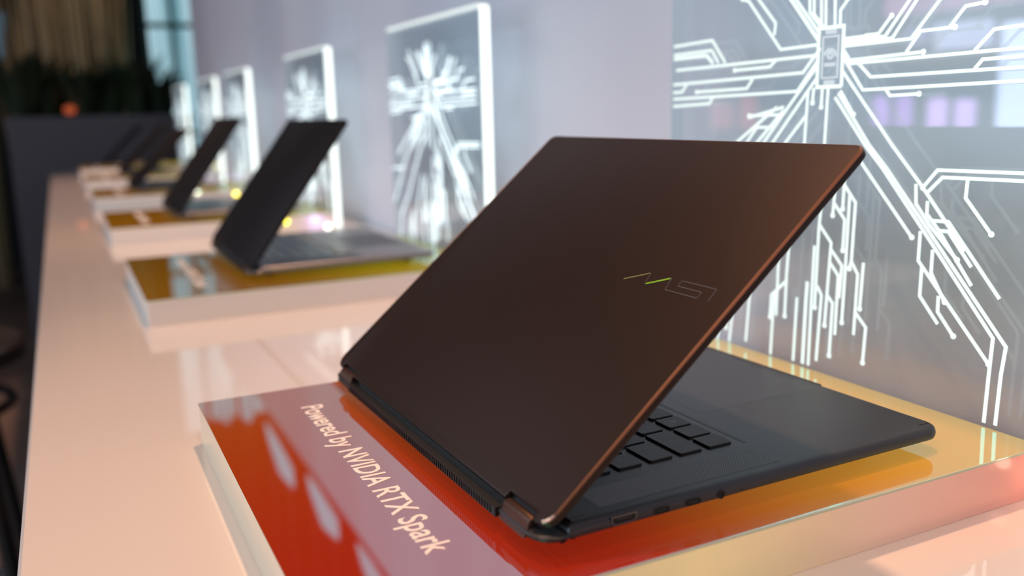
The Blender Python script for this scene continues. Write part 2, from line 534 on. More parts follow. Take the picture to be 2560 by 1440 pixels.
# ------------------------------------------------------------------ edge lit acrylic panels
TRACES = [
    ([(338.9, 247.1), (287.2, 248.6), (270.3, 229.9)], 1.0, 0, 0),
    ([(338.8, 239.8), (287.8, 240.7), (278.9, 230.1)], 1.0, 0, 0),
    ([(338.7, 236.5), (294.3, 237.0), (285.7, 230.2)], 1.3, 0, 0),
    ([(335.4, 226.8), (171.6, 229.5), (167.8, 234.2)], 1.0, 0, 0),
    ([(258.7, 223.2), (218.4, 223.9), (212.4, 228.3)], 1.0, 1, 0),
    ([(339.4, 214.7), (183.7, 218.1), (169.1, 232.8)], 1.0, 0, 0),
    ([(339.3, 207.9), (326.9, 208.2), (320.9, 214.1)], 1.0, 0, 0),
    ([(306.9, 207.6), (243.7, 208.7), (237.3, 215.6)], 1.0, 1, 0),
    ([(339.2, 202.3), (188.8, 205.0), (168.7, 226.8)], 1.0, 0, 0),
    ([(339.1, 196.1), (289.4, 197.8), (285.8, 202.4)], 1.0, 0, 0),
    ([(240.3, 187.6), (202.8, 188.3)], 1.0, 1, 0),
    ([(169.2, 222.9), (202.8, 188.3), (230.1, 159.3), (246.2, 141.6)], 1.0, 0, 0),
    ([(170.7, 213.0), (211.2, 169.1), (229.6, 149.2)], 1.0, 0, 0),
    ([(253.6, 155.1), (230.9, 178.7), (212.4, 178.8)], 1.0, 0, 0),
    ([(179.2, 187.3), (197.4, 169.4), (213.6, 153.2)], 1.0, 0, 0),
    ([(178.0, 204.2), (179.6, 168.7), (180.8, 149.2)], 1.0, 0, 0),
    ([(172.5, 207.0), (173.3, 196.4)], 1.0, 0, 1),
    ([(164.2, 206.8), (164.8, 193.3)], 1.0, 0, 1),
    ([(158.8, 206.6), (160.0, 169.1), (161.3, 142.9)], 1.0, 0, 0),
    ([(251.3, 276.8), (243.7, 274.3), (207.4, 235.9), (169.3, 236.8)], 1.0, 1, 0),
    ([(245.1, 288.3), (232.4, 274.1), (213.6, 255.5), (214.7, 246.8)], 1.0, 0, 0),
    ([(210.4, 283.9), (197.9, 270.2), (169.4, 239.2)], 1.3, 0, 0),
    ([(204.4, 283.1), (192.8, 269.7), (168.3, 243.6)], 1.0, 0, 0),
    ([(181.0, 287.9), (179.1, 259.8), (167.2, 247.9)], 1.0, 0, 0),
    ([(176.9, 293.1), (174.9, 257.9), (165.9, 248.7)], 1.0, 0, 0),
    ([(169.9, 295.9), (167.5, 248.9)], 1.0, 0, 0),
    ([(165.2, 287.6), (163.5, 248.8)], 1.0, 0, 0),
    ([(157.0, 293.9), (154.9, 248.4)], 1.0, 0, 0),
    ([(134.2, 275.0), (144.7, 264.2), (150.4, 258.3), (150.3, 248.6)], 1.0, 0, 0),
    ([(146.9, 239.0), (117.5, 239.4), (107.2, 250.4)], 1.0, 0, 1),
    ([(146.8, 237.5), (111.5, 237.9), (93.9, 258.5), (85.1, 269.5)], 1.0, 0, 0),
    ([(146.8, 236.1), (105.7, 236.2), (88.5, 257.9), (79.9, 268.8)], 1.0, 0, 0),
    ([(146.6, 234.0), (91.1, 234.8), (71.7, 256.0), (62.6, 266.5)], 1.0, 0, 0),
    ([(128.3, 239.8), (116.9, 239.9)], 1.0, 0, 0),
    ([(94.3, 226.5), (83.9, 238.9), (59.9, 239.2)], 1.0, 0, 1),
    ([(63.4, 239.7), (53.5, 250.5), (40.9, 251.4)], 1.0, 0, 1),
    ([(147.2, 232.8), (140.3, 224.4), (81.3, 226.1)], 1.0, 0, 1),
    ([(147.1, 230.9), (140.2, 222.1), (14.2, 224.1), (2.6, 224.2)], 1.0, 0, 0),
    ([(45.5, 224.4), (33.7, 235.7), (15.3, 236.4), (3.7, 236.7)], 1.0, 0, 0),
    ([(132.6, 221.9), (121.6, 212.5), (13.3, 213.5), (1.6, 213.6)], 1.0, 0, 0),
    ([(44.6, 214.0), (39.6, 219.2), (13.8, 219.5), (2.1, 219.6)], 1.0, 0, 0),
    ([(147.6, 228.5), (127.8, 204.2), (12.6, 206.0), (0.9, 206.2)], 1.0, 0, 0),
    ([(108.6, 203.9), (104.9, 199.9), (82.6, 200.5)], 1.0, 0, 1),
    ([(147.6, 218.9), (100.9, 168.0), (75.5, 142.3), (42.1, 105.4)], 1.0, 0, 0),
    ([(147.4, 204.3), (134.9, 188.1)], 1.0, 0, 1),
    ([(152.4, 199.6), (151.0, 198.7), (123.6, 167.6), (108.0, 152.8), (66.4, 107.6), (19.0, 55.3), (19.8, 32.2), (20.6, 1.7)], 1.0, 0, 0),
    ([(149.3, 202.6), (119.9, 167.7), (104.5, 153.0), (61.0, 106.4), (10.3, 51.9), (12.0, 34.2), (13.0, 2.3)], 1.0, 0, 0),
    ([(132.0, 162.5), (122.6, 152.2), (81.3, 109.3)], 1.0, 0, 1),
    ([(80.6, 144.0), (79.6, 131.2), (68.3, 118.4), (47.1, 99.1)], 1.0, 0, 1),
    ([(71.1, 133.7), (71.0, 125.5), (61.8, 116.3), (35.9, 84.6)], 1.0, 0, 0),
    ([(76.5, 140.6), (65.2, 153.5), (7.9, 154.4), (-3.9, 154.7)], 1.0, 0, 0),
    ([(72.8, 137.9), (61.3, 149.2), (7.5, 150.0), (-4.3, 150.2)], 1.0, 0, 0),
    ([(43.7, 148.5), (44.2, 137.6), (25.5, 117.5)], 1.0, 0, 1),
    ([(67.0, 121.7), (55.0, 122.0), (16.9, 79.9)], 1.0, 0, 0),
    ([(61.3, 115.9), (54.5, 116.0), (36.9, 96.1)], 1.0, 0, 0),
    ([(75.0, 114.0), (75.2, 94.8), (20.6, 38.8)], 1.0, 0, 1),
    ([(65.0, 103.1), (65.0, 88.3), (53.8, 71.3)], 1.0, 0, 1),
    ([(72.2, 90.9), (72.4, 72.0), (57.7, 56.3)], 1.0, 0, 0),
    ([(58.5, 74.4), (58.3, 64.2), (45.9, 50.8)], 1.0, 0, 1),
    ([(139.4, 157.4), (140.1, 138.3), (140.5, 122.7)], 1.0, 0, 1),
    ([(139.6, 139.4), (129.2, 128.1), (130.4, 86.6), (124.1, 78.3), (125.2, 34.6)], 1.0, 0, 0),
    ([(147.8, 144.9), (148.4, 131.7), (149.5, 117.2)], 1.0, 0, 1),
    ([(148.0, 125.6), (138.1, 115.3), (138.7, 93.2)], 1.0, 0, 1),
    ([(134.6, 132.7), (135.4, 82.8), (136.5, 41.2)], 1.0, 0, 1),
    ([(130.4, 86.6), (132.0, 81.2)], 1.0, 0, 1),
    ([(160.0, 131.9), (162.0, 106.6), (163.0, 47.4)], 1.0, 0, 1),
    ([(161.5, 109.3), (149.7, 97.5), (152.7, 35.8)], 1.0, 0, 1),
    ([(150.2, 93.3), (138.7, 82.3), (140.0, 58.6)], 1.0, 0, 0),
    ([(150.3, 83.3), (141.6, 74.6), (142.4, 30.9)], 1.0, 0, 0),
    ([(151.7, 59.2), (145.8, 53.8), (147.0, 14.2)], 1.0, 0, 1),
    ([(119.6, 87.1), (120.9, 54.2)], 1.0, 0, 1),
    ([(125.0, 51.4), (114.7, 42.1), (115.9, 16.3)], 1.0, 0, 1),
    ([(165.6, 93.5), (166.4, 56.6), (167.2, 1.8)], 1.0, 0, 0),
    ([(161.4, 64.0), (156.8, 57.8), (159.4, 7.3)], 1.0, 0, 0),
    ([(171.3, 65.6), (172.0, 51.2), (173.1, 1.7)], 1.3, 0, 0),
    ([(181.3, 51.8), (183.0, 1.6)], 1.0, 0, 0),
    ([(190.4, 103.6), (191.9, 88.0), (193.2, 66.6), (193.7, 34.8)], 1.0, 0, 1),
    ([(192.5, 63.4), (209.0, 48.7), (209.8, 31.1)], 1.0, 0, 1),
    ([(205.1, 52.2), (206.5, 38.1), (208.0, 0.9)], 1.0, 0, 0),
    ([(200.7, 93.6), (202.3, 77.7), (203.0, 33.6)], 1.0, 0, 0),
    ([(253.3, 45.2), (255.2, 22.7), (257.8, 0.4)], 1.0, 0, 0),
    ([(260.3, 37.9), (262.6, 11.3)], 1.0, 0, 1),
    ([(270.3, 29.8), (272.4, 4.2), (273.4, -0.5)], 1.0, 0, 0),
    ([(209.5, 193.8), (310.2, 132.6)], 1.0, 0, 1),
    ([(202.4, 191.2), (282.2, 122.3), (344.0, 52.5)], 1.0, 0, 0),
    ([(381.1, 107.2), (296.5, 109.8)], 1.0, 0, 1),
    ([(183.4, 165.2), (216.6, 138.2), (273.4, 66.5), (309.8, 34.8), (316.7, -1.1)], 1.0, 0, 0),
    ([(209.5, 103.6), (233.2, 55.6), (237.3, 5.0)], 1.0, 0, 0),
    ([(241.3, 186.0), (202.1, 193.8)], 1.0, 0, 0),
]

CHIP = ((146.8, 169.6), (207.3, 247.6))
PANEL_X = [-0.020, 0.741, 1.478, 2.315, 2.90, 3.70]
PL, PH, PT = 0.362, 0.358, 0.012          # length, height above the counter, thickness


def stroke(mb, pts, wd, y0=-0.0006, y1=0.0, dots=(0, 0)):
    """flat raised stroke along a polyline in the panel plane (x, z)"""
    P = [Vector(p) for p in pts]
    n = len(P)
    L_, R_ = [], []
    for i in range(n):
        if i == 0: d = (P[1] - P[0]).normalized(); mit = Vector((-d.y, d.x)) * wd / 2
        elif i == n - 1: d = (P[i] - P[i - 1]).normalized(); mit = Vector((-d.y, d.x)) * wd / 2
        else:
            d1 = (P[i] - P[i - 1]).normalized(); d2 = (P[i + 1] - P[i]).normalized()
            n1 = Vector((-d1.y, d1.x)); n2 = Vector((-d2.y, d2.x))
            b = n1 + n2
            mit = b / max(0.5, b.length_squared / 2) * wd / 2 if b.length > 1e-6 else n1 * wd / 2
        L_.append(P[i] + mit); R_.append(P[i] - mit)
    for i in range(n - 1):
        q = [L_[i], L_[i + 1], R_[i + 1], R_[i]]
        mb.loft([[(a.x, y0, a.y) for a in q], [(a.x, y1, a.y) for a in q]])
    for k, c in ((0, P[0]), (1, P[-1])):
        if dots[k]:
            rr = wd * 0.86
            q = [(c.x + rr * math.cos(a * math.pi / 5), c.y + rr * math.sin(a * math.pi / 5)) for a in range(10)]
            mb.loft([[(a, y0 * 1.3, b) for a, b in q], [(a, y1, b) for a, b in q]])


WD = 0.0022
def lp(p):            # panel millimetres -> panel local metres (origin: near bottom corner on the counter)
    return (p[0] / 1000 + 0.020, p[1] / 1000 + 0.03)
def clipx(p): return (min(max(p[0], 0.001), PL - 0.001), min(max(p[1], 0.002), PH - 0.003))
trace_meshes = []
for pts, wf, d0, d1 in TRACES:
    mb = MB()
    stroke(mb, [clipx(lp(p)) for p in pts], WD * wf, dots=(d0, d1))
    me = mb.mesh('trace'); me.materials.append(M['trace'])
    trace_meshes.append(me)
all_tr = MB()
for pts, wf, d0, d1 in TRACES: stroke(all_tr, [clipx(lp(p)) for p in pts], WD * wf, dots=(d0, d1))
all_mesh = all_tr.mesh('circuit_etching'); all_mesh.materials.append(M['trace_far'])
(cx0, cx1), (cz0, cz1) = CHIP
a_, b_ = lp((cx0, cz0)), lp((cx1, cz1))
mb = MB()
stroke(mb, [(a_[0], a_[1]), (b_[0], a_[1]), (b_[0], b_[1]), (a_[0], b_[1]), (a_[0], a_[1])], 0.0026)
chip_mesh = mb.mesh('chip_outline'); chip_mesh.materials.append(M['trace'])
mb = MB()
i_ = 0.0042
stroke(mb, [(a_[0] + i_, a_[1] + i_ + .002), (b_[0] - i_, a_[1] + i_ + .002), (b_[0] - i_, b_[1] - i_ - .002), (a_[0] + i_, b_[1] - i_ - .002), (a_[0] + i_, a_[1] + i_ + .002)], 0.0014)
mx_, mz_ = (a_[0] + b_[0]) / 2, (a_[1] + b_[1]) / 2
stroke(mb, [(mx_ - .005, a_[1] + .003), (mx_ + .005, a_[1] + .003)], 0.003)
stroke(mb, [(mx_ - .005, b_[1] - .003), (mx_ + .005, b_[1] - .003)], 0.003)
inner_mesh = mb.mesh('chip_inner_line'); inner_mesh.materials.append(M['trace_dim'])
mb = MB()
arc = [(mx_ + 0.0052 * math.cos(t), mz_ + .001 + 0.0042 * math.sin(t)) for t in [math.pi * (1.05 - 1.0 * k / 8) for k in range(9)]]
stroke(mb, arc, 0.0022)
arc = [(mx_ + 0.0022 * math.cos(t), mz_ + .0012 + 0.002 * math.sin(t)) for t in [2 * math.pi * k / 8 for k in range(9)]]
stroke(mb, arc, 0.0018)
stroke(mb, [(mx_ - .0052, mz_ - .005), (mx_ + .0052, mz_ - .005)], 0.0026)
mark_mesh = mb.mesh('chip_mark'); mark_mesh.materials.append(M['trace_dim'])

sheet_poly = rrect(0, PL, 0, PH, (0.0005, 0.0005, 0.007, 0.007), 5)
def extr(poly, y0, y1):
    mb = MB(); mb.loft([[(x, y0, z) for x, z in poly], [(x, y1, z) for x, z in poly]]); return mb
sheet_mesh = extr(sheet_poly, 0, -PT).mesh('acrylic_sheet'); sheet_mesh.materials.append(M['sheet'])
def edge_run(pts, off):
    mb = MB()
    for i in range(len(pts) - 1):
        a, b = Vector(pts[i]), Vector(pts[i + 1])
        d = (b - a).normalized(); nn = Vector((d.y, -d.x)) * off
        q = [(a.x, 0.0, a.y), (b.x, 0.0, b.y), (b.x + nn.x, 0.0, b.y + nn.y), (a.x + nn.x, 0.0, a.y + nn.y)]
        mb.loft([[(x, 0.0002, z) for x, _, z in q], [(x, -PT - 0.0002, z) for x, _, z in q]])
    return mb
# corner order in sheet_poly: near bottom, far bottom, far top, near top (6 points each)
far_run = sheet_poly[11:15]
top_run = sheet_poly[14:22]
near_run = sheet_poly[21:24] + [sheet_poly[0]]
edge_meshes = []
for nm, run, mt in (('far_edge', far_run, M['edge_far']), ('top_edge', top_run, M['edge_top']), ('near_edge', near_run, M['edge'])):
    me = edge_run(run, -0.0022 if nm == 'top_edge' else -0.0006).mesh(nm); me.materials.append(mt); edge_meshes.append((nm, me))
pan_words = ['nearest clear acrylic panel with lit circuit lines behind the bronze laptop',
             'lit circuit acrylic panel standing between the bronze laptop and the black one',
             'lit circuit acrylic panel behind the open black laptop, third from the camera',
             'blurred lit acrylic panel, fourth from the camera',
             'blurred lit acrylic panel, fifth from the camera',
             'farthest blurred lit acrylic panel, in front of the cyan window']
for i, x in enumerate(PANEL_X):
    p = tag(empty('acrylic_panel', (x, -0.317, -0.03)), pan_words[i], 'panel', 'edge lit circuit panels behind the laptops')
    obj('acrylic_sheet', sheet_mesh, None, p)
    for nm, me in edge_meshes: obj(nm, me, None, p)
    if i < 2:
        for me in trace_meshes:
            o = obj('trace', me, None, p)
            if i: o.material_slots[0].link = 'OBJECT'; o.material_slots[0].material = M['trace_far']
    else:
        obj('circuit_etching', all_mesh, None, p)
    obj('chip_outline', chip_mesh, None, p)
    obj('chip_inner_line', inner_mesh, None, p)
    obj('chip_mark', mark_mesh, None, p)

# ------------------------------------------------------------------ laptops
U = 0.0172
ROWS = [  # v centre, cap depth, list of (units, legend)
    (0.0385, 0.0095, [(13.6 / 15, s) for s in ['esc', 'F1', 'F2', 'F3', 'F4', 'F5', 'F6', 'F7', 'F8', 'F9', 'F10', 'F11', 'F12', 'prt', 'del']]),
    (0.0545, 0.0152, [(1, c) for c in '`1234567890-'] + [(1.6, 'back')]),
    (0.0738, 0.0152, [(1.05, 'tab')] + [(1, c) for c in 'QWERTYUIOP['] + [(1.55, ']')]),
    (0.0935, 0.0152, [(1.45, 'caps lock')] + [(1, c) for c in "ASDFGHJKL;'"] + [(1.15, 'enter')]),
    (0.1130, 0.0152, [(2.0, 'shift')] + [(1, c) for c in 'ZXCVBNM,./'] + [(1.6, 'shift')]),
    (0.1328, 0.0160, [(1, 'ctrl'), (1, 'fn'), (1, 'WIN'), (1, 'alt'), (5, ''), (1, 'alt'), (1, 'ctrl'), (0.866, '<'), (0.866, '^'), (0.868, '>')]),
]
key_cache, leg_cache = {}, {}
def key_mesh(wd, dp):
    k = (round(wd, 5), round(dp, 5))
    if k not in key_cache:
        pl = rrect(-wd / 2, wd / 2, -dp / 2, dp / 2, 0.0014, 3)
        me = slab(pl, [(0, 0), (0.0011, 0.0001), (0.00135, 0.00035)]).mesh('key')
        me.materials.append(M['key']); key_cache[k] = me
    return key_cache[k]
def legend_mesh(s):
    if s not in leg_cache:
        if s == 'WIN':
            mb = MB()
            for sx_ in (-1, 1):
                for sy_ in (-1, 1):
                    c = (sx_ * .00085, sy_ * .00085)
                    mb.box(c[0] - .00072, c[0] + .00072, c[1] - .00072, c[1] + .00072, 0, .00004)
            me = mb.mesh('legend')
        else:
            me = text_mesh('legend', s, 0.0042 if len(s) == 1 else 0.0030, 'CENTER', 0.00002)
        me.materials.append(M['legend']); leg_cache[s] = me
    return leg_cache[s]


def port_plate(mb_list, parent, v0, v1, z0, z1, poly, rim):
    pass


def laptop(label, W, D, H, th, hb, lid_m, body_m, loc, rz, detail=2, name='laptop'):
    root = tag(empty(name, loc, rz), label, 'laptop', 'laptops on the pedestals')
    k = W / 0.312
    # base: local x = u (near to far), local y = -v (hinge to front)
    prof = [(0.0068, 0.005), (0.0071, 0.0028), (0.0083, 0.0007), (0.0102, 0), (0.0122, 0.00015), (0.0138, 0.0008), (0.0147, 0.0021), (0.0150, 0.0036)]
    body = slab(rrect(0, W, -D, -0.0125, (0.011, 0.011, 0.002, 0.002), 7), prof).build('base', body_m, root, smooth=True, sharp=50)
    rear = slab(rrect(0.0003, W - 0.0003, -0.0135, 0.0026, (0.001, 0.001, 0.0125, 0.0135), 7),
                [(0.0066, 0.004), (0.0070, 0.0022), (0.0083, 0.0005), (0.0098, 0), (0.0108, 0.0008), (0.0112, 0.002)]).build('rear_deck', body_m, root, smooth=True, sharp=50)
    # rear vent with ribs
    v = MB().box(0.0405 * k, W - 0.0405 * k, -0.0045, 0.0042, 0.0068, 0.0116).build('rear_vent', M['black'], root)
    if detail >= 2:
        n = 74
        mb = MB()
        for i in range(n):
            x = 0.046 + (W - 0.092) * i / (n - 1)
            mb.box(x - .0006, x + .0006, 0.0040, 0.0047, 0.0072, 0.0110)
        mb.build('rib', M['black'], v)
    for vv in (0.03, D - 0.03):
        slab(rrect(0.03, W - 0.03, -vv - 0.004, -vv + 0.004, 0.004, 5), [(0, 0.0006), (0.0006, 0), (0.0072, 0)]).build('rubber_foot', M['rubber'], root)
    # hinges
    for u0 in (0.0133, W - 0.0133 - 0.0252):
        prof2 = []
        for a in range(13):
            t = math.pi * (-0.05 + 1.1 * a / 12)
            prof2.append((-0.0022 + 0.0031 * math.cos(t), 0.0130 + 0.0031 * math.sin(t)))
        prof2 += [(-0.0030, 0.0078), (0.0034, 0.0072)]
        mb = MB()
        secs = []
        for x, sc in ((u0, 0.9), (u0 + 0.0006, 1), (u0 + 0.0246, 1), (u0 + 0.0252, 0.9)):
            secs.append([(x, 0.001 + (y - 0.001) * sc, 0.0125 + (z - 0.0125) * sc) for y, z in prof2])
        mb.loft(secs)
        mb.build('hinge', M['hinge'], root, smooth=True, sharp=50)
    # lid, hinged at the rear: lid local x = u, y = -height, z = outwards
    nt_ = 0.0040
    def arc(cx, cy, r, a0, n=6): return [(cx + r * math.cos(math.radians(a0 + 90 * i / n)), cy + r * math.sin(math.radians(a0 + 90 * i / n))) for i in range(n + 1)]
    rb, rt = 0.0095, 0.0065
    n0, n1 = 0.0128, 0.0388
    poly = arc(rt, -H + rt, rt, 180) + arc(W - rt, -H + rt, rt, 270) + arc(W - rb, -rb, rb, 0)
    poly += [(W - n0, 0), (W - n0, -nt_), (W - n1, -nt_), (W - n1, 0), (n1, 0), (n1, -nt_), (n0, -nt_), (n0, 0)]
    poly += arc(rb, -rb, rb, 90)
    lid = slab(poly, [(-0.0048, 0.0005), (-0.0043, 0), (-0.0018, 0), (-0.0009, 0.0002), (-0.0003, 0.0007), (0, 0.0014)]).build('lid', lid_m, root, (0, 0, hb), (-th, 0, 0), smooth=True, sharp=35)
    if detail >= 2:
        chf = MB()
        rings = [[(x, y, z) for x, y in inset(poly, d)] for d, z in ((-0.00006, -0.00115), (0.0003, -0.0006), (0.0012, 0.00006), (0.0016, -0.0003))]
        run = list(range(len(poly) - 5, len(poly))) + list(range(0, 17))      # near side, top, far side
        for ra, rb_ in zip(rings, rings[1:]):
            for j in range(len(run) - 1):
                chf.quad(ra[run[j]], ra[run[j + 1]], rb_[run[j + 1]], rb_[run[j]])
        chf.build('lid_chamfer', M['chamfer'], lid)
    for q0 in (n0, W - n1):
        MB().box(q0 - 0.0005, q0 + 0.0265, -nt_ - 0.002, 0.0005, -0.0050, -0.0036).build('hinge_cover', M['black'], lid)
    bz = slab(rrect(0.0015, W - 0.0015, -H + 0.0015, -0.010, 0.006, 5), [(-0.0062, 0.0004), (-0.0047, 0)]).build('bezel', M['black'], lid)
    MB().box(0.006, W - 0.006, -H + 0.008, -0.016, -0.00635, -0.0061).build('screen', M['glass'], lid)
    if detail == 0:
        MB().box(0.039 * k, W - 0.039 * k, -0.142, -0.034, 0.0150, 0.0162).build('keyboard', M['key'], root)
        return root, lid
    # keyboard
    for vc, dp, keys in ROWS:
        u = 0.039
        for un, s in keys:
            wd = un * U - 0.0021
            ko = obj('key', key_mesh(wd, dp), None, root, ((u + un * U / 2) * k, -vc, 0.0150))
            if detail == 1: ko.material_slots[0].link = 'OBJECT'; ko.material_slots[0].material = M['key_grey']
            if detail >= 2 and s:
                obj('legend', legend_mesh(s), None, ko, (0, -0.001 if s != 'WIN' else 0, 0.00138))
            u += un * U
    MB().box(0.038 * k, W - 0.038 * k, -0.1489, -0.1468, 0.0146, 0.01508).build('keyboard_groove', M['groove'], root)
    slab(rrect(W / 2 - 0.0675, W / 2 + 0.0675, -D + 0.011, -0.158, 0.003, 4), [(0.0146, 0), (0.01502, 0), (0.01504, 0.0001)]).build('touchpad', M['pad'], root)
    for s0 in (0.0087, W - 0.0290):
        slab(rrect(s0, s0 + 0.0203, -0.1447, -0.0345, 0.0008, 2), [(0.0146, 0), (0.01508, 0), (0.0151, 0.00005)]).build('speaker_grille', M['speaker'], root)
    if detail >= 2:
        # ports on the near side
        def ring(poly, poly2, x0, x1, nm, mt):
            mb = MB()
            n = len(poly); m = len(mb.v)
            A = [(x0, y, z) for y, z in poly]; B_ = [(x0, y, z) for y, z in poly2]; A2 = [(x1, y, z) for y, z in poly]; B2 = [(x1, y, z) for y, z in poly2]
            mb.v += A + B_ + A2 + B2
            for j in range(n):
                j2 = (j + 1) % n
                mb.f += [(j, j2, n + j2, n + j), (2 * n + j, 3 * n + j, 3 * n + j2, 2 * n + j2), (j, 2 * n + j, 2 * n + j2, j2), (n + j, n + j2, 3 * n + j2, 3 * n + j)]
            return mb
        def plate(poly, x0, x1):
            mb = MB(); mb.loft([[(x0, y, z) for y, z in poly], [(x1, y, z) for y, z in poly]]); return mb
        def port(nm, poly, rim, tongue=None):
            q = inset(poly, rim)
            pt = ring(poly, q, -0.00035, 0.0004, nm, None).build(nm, M['black'], root)
            plate(q, -0.0001, 0.0004).build('port_cavity', M['rubber'], pt)
            if nm == 'hdmi_port':
                q2 = inset(poly, rim * 0.9); q3 = inset(poly, rim * 1.25)
                ring(q2, q3, -0.0004, 0.0, 'rim', None).build('port_rim', M['chrome'], pt)
            if tongue:
                y0, y1, z0, z1 = tongue
                MB().box(-0.0003, 0.0003, y0, y1, z0, z1).build('port_tongue', M['groove'], pt)
            return pt
        zc = 0.0115
        hd = [(-0.0491, zc + .0024), (-0.0491, zc - .0006), (-0.0472, zc - .0024), (-0.0367, zc - .0024), (-0.0348, zc - .0006), (-0.0348, zc + .0024)]
        hd = hd[::-1] if sum(hd[i][0] * hd[(i + 1) % 6][1] - hd[(i + 1) % 6][0] * hd[i][1] for i in range(6)) < 0 else hd
        port('hdmi_port', hd, 0.0005, (-0.046, -0.038, zc + 0.0002, zc + 0.0009))
        for vc in (0.0635, 0.0819):
            port('usb_c_port', rrect(-vc - 0.0047, -vc + 0.0047, 0.0106 - 0.0017, 0.0106 + 0.0017, 0.0016, 4), 0.0004, (-vc - 0.003, -vc + 0.003, 0.01035, 0.01085))
        port('audio_jack', rrect(-0.099 - 0.0023, -0.099 + 0.0023, 0.0104 - 0.0023, 0.0104 + 0.0023, 0.00229, 5), 0.0004)
        plate(rrect(-0.1118 - 0.0004, -0.1118 + 0.0004, 0.0098, 0.0106, 0.00039, 3), -0.0002, 0.0003).build('pin_hole', M['rubber'], root)
        # rubber bumpers on the palm rest and by the hinge
        for (u, vv) in ((0.008, D - 0.0075), (W - 0.008, D - 0.0075), (0.0075, 0.0215), (W - 0.0075, 0.0215)):
            slab(rrect(u - 0.0006, u + 0.0006, -vv - 0.0034, -vv + 0.0034, 0.0005, 3), [(0.0148, 0), (0.0153, 0.0001)]).build('bumper', M['groove'], root)
        # finger scoop on the front edge
        slab(rrect(0.092, W - 0.092, -D - 0.0001, -D + 0.0022, 0.0004, 2), [(0.0120, 0.0002), (0.0149, 0)]).build('finger_scoop', M['groove'], root)
    return root, lid


TH = 0.7039
hero, hero_lid = laptop('bronze laptop with half open lid on the orange pedestal, in sharp focus', 0.312, 0.2615, 0.2462, TH, 0.0168, M['lid'], M['body'], (0, 0, 0), 0.01844)
# emblem on the lid: one fine bent line
path = [(87.8, 134.0), (70.4, 142.0), (68.6, 134.2), (52.2, 142.0), (50.4, 134.1), (24.4, 134.0), (24.4, 138.0), (43.7, 138.05), (43.7, 141.8), (16.7, 141.8), (15.8, 133.7)]
def emblem(pts, wd, mt, nm, par):
    mb = MB()
    P = [(a / 1000, -b / 1000) for a, b in pts]
    tmp = MB(); stroke(tmp, P, wd, 0.0, 1.0)
    mb.v = [(x, z, 0.00002 + 0.00016 * y) for x, y, z in tmp.v]; mb.f = tmp.f
    return mb.build(nm, mt, par)
def rounded(pts, r):
    out = [pts[0]]
    for i in range(1, len(pts) - 1):
        p0, p1, p2 = Vector(pts[i - 1]), Vector(pts[i]), Vector(pts[i + 1])
        a = p1 + (p0 - p1).normalized() * r; b = p1 + (p2 - p1).normalized() * r
        for t in (0, .33, .67, 1): out.append(tuple((1 - t) ** 2 * a + 2 * t * (1 - t) * p1 + t * t * b))
    return out + [pts[-1]]
em = emblem(rounded(path, 0.8), 0.00042, M['logo'], 'emblem', hero_lid)
em['label'] = 'thin chrome emblem line on the lid'
emblem([(87.8, 134.0), (71.4, 141.55)], 0.00080, M['logo_gold'], 'emblem_stroke', hero_lid)
emblem([(67.6, 134.7), (53.2, 141.55)], 0.00095, M['logo_green'], 'emblem_stroke', hero_lid)['label'] = 'shimmering green stroke of the emblem'

M['body_b'] = mat('graphite body', (0.23, 0.225, 0.24), 0.33, metal=0.7)
laptop('open black laptop on the second pedestal, its keyboard in view', 0.314, 0.243, 0.218, 0.93, 0.0160, M['lid_black'], M['body_b'], (0.785, -0.020, 0), 0.0, 1)
laptop('open black laptop on the third pedestal, left of the white panel', 0.314, 0.243, 0.222, 0.94, 0.0160, M['lid_black'], M['body_b'], (1.52, -0.022, 0), 0.0, 1)
laptop('blurred dark laptop on the fourth pedestal', 0.310, 0.235, 0.214, 0.79, 0.0160, M['lid_black'], M['body_b'], (2.29, 0.0, 0), 0.0, 0)
laptop('blurred dark laptop on the fifth pedestal', 0.310, 0.235, 0.225, 0.78, 0.0160, M['lid_black'], M['body_b'], (3.06, -0.02, 0), 0.0, 0)
laptop('farthest blurred dark laptop on the last pedestal', 0.310, 0.235, 0.214, 0.78, 0.0160, M['lid_black'], M['body_b'], (3.80, 0.0, 0), 0.0, 0)

# ------------------------------------------------------------------ bar stools in front of the counter
def stool(label, x, y, zs):
    t = tag(empty('bar_stool', (x, y, -0.95)), label, 'stool')
    h = zs + 0.95
    c = [(math.cos(2 * math.pi * j / 24), math.sin(2 * math.pi * j / 24)) for j in range(24)]
    mb = MB(); mb.loft([[(a * r, b * r, z) for a, b in c] for r, z in ((0.155, h - .035), (0.165, h - .03), (0.165, h - .008), (0.158, h), (0.12, h - .004))]); mb.build('seat', M['stool'], t, smooth=True)
    for zr, rr, nm in ((h - 0.11, 0.135, 'seat_ring'), (h - 0.42, 0.165, 'foot_ring'), (h - 0.50, 0.175, 'foot_ring')):
        mb = MB(); mb.tube([(rr * math.cos(2 * math.pi * j / 24), rr * math.sin(2 * math.pi * j / 24), zr) for j in range(25)], 0.009, 8); mb.build(nm, M['stool'], t, smooth=True)
    for k in range(4):
        a = math.pi / 4 + k * math.pi / 2
        mb = MB(); mb.tube([(0.11 * math.cos(a), 0.11 * math.sin(a), h - .05), (0.20 * math.cos(a), 0.20 * math.sin(a), 0.0)], 0.013, 8); mb.build('leg', M['stool'], t, smooth=True)
stool('black metal bar stool with open rings beside the counter edge', 1.42, 0.425, -0.165)

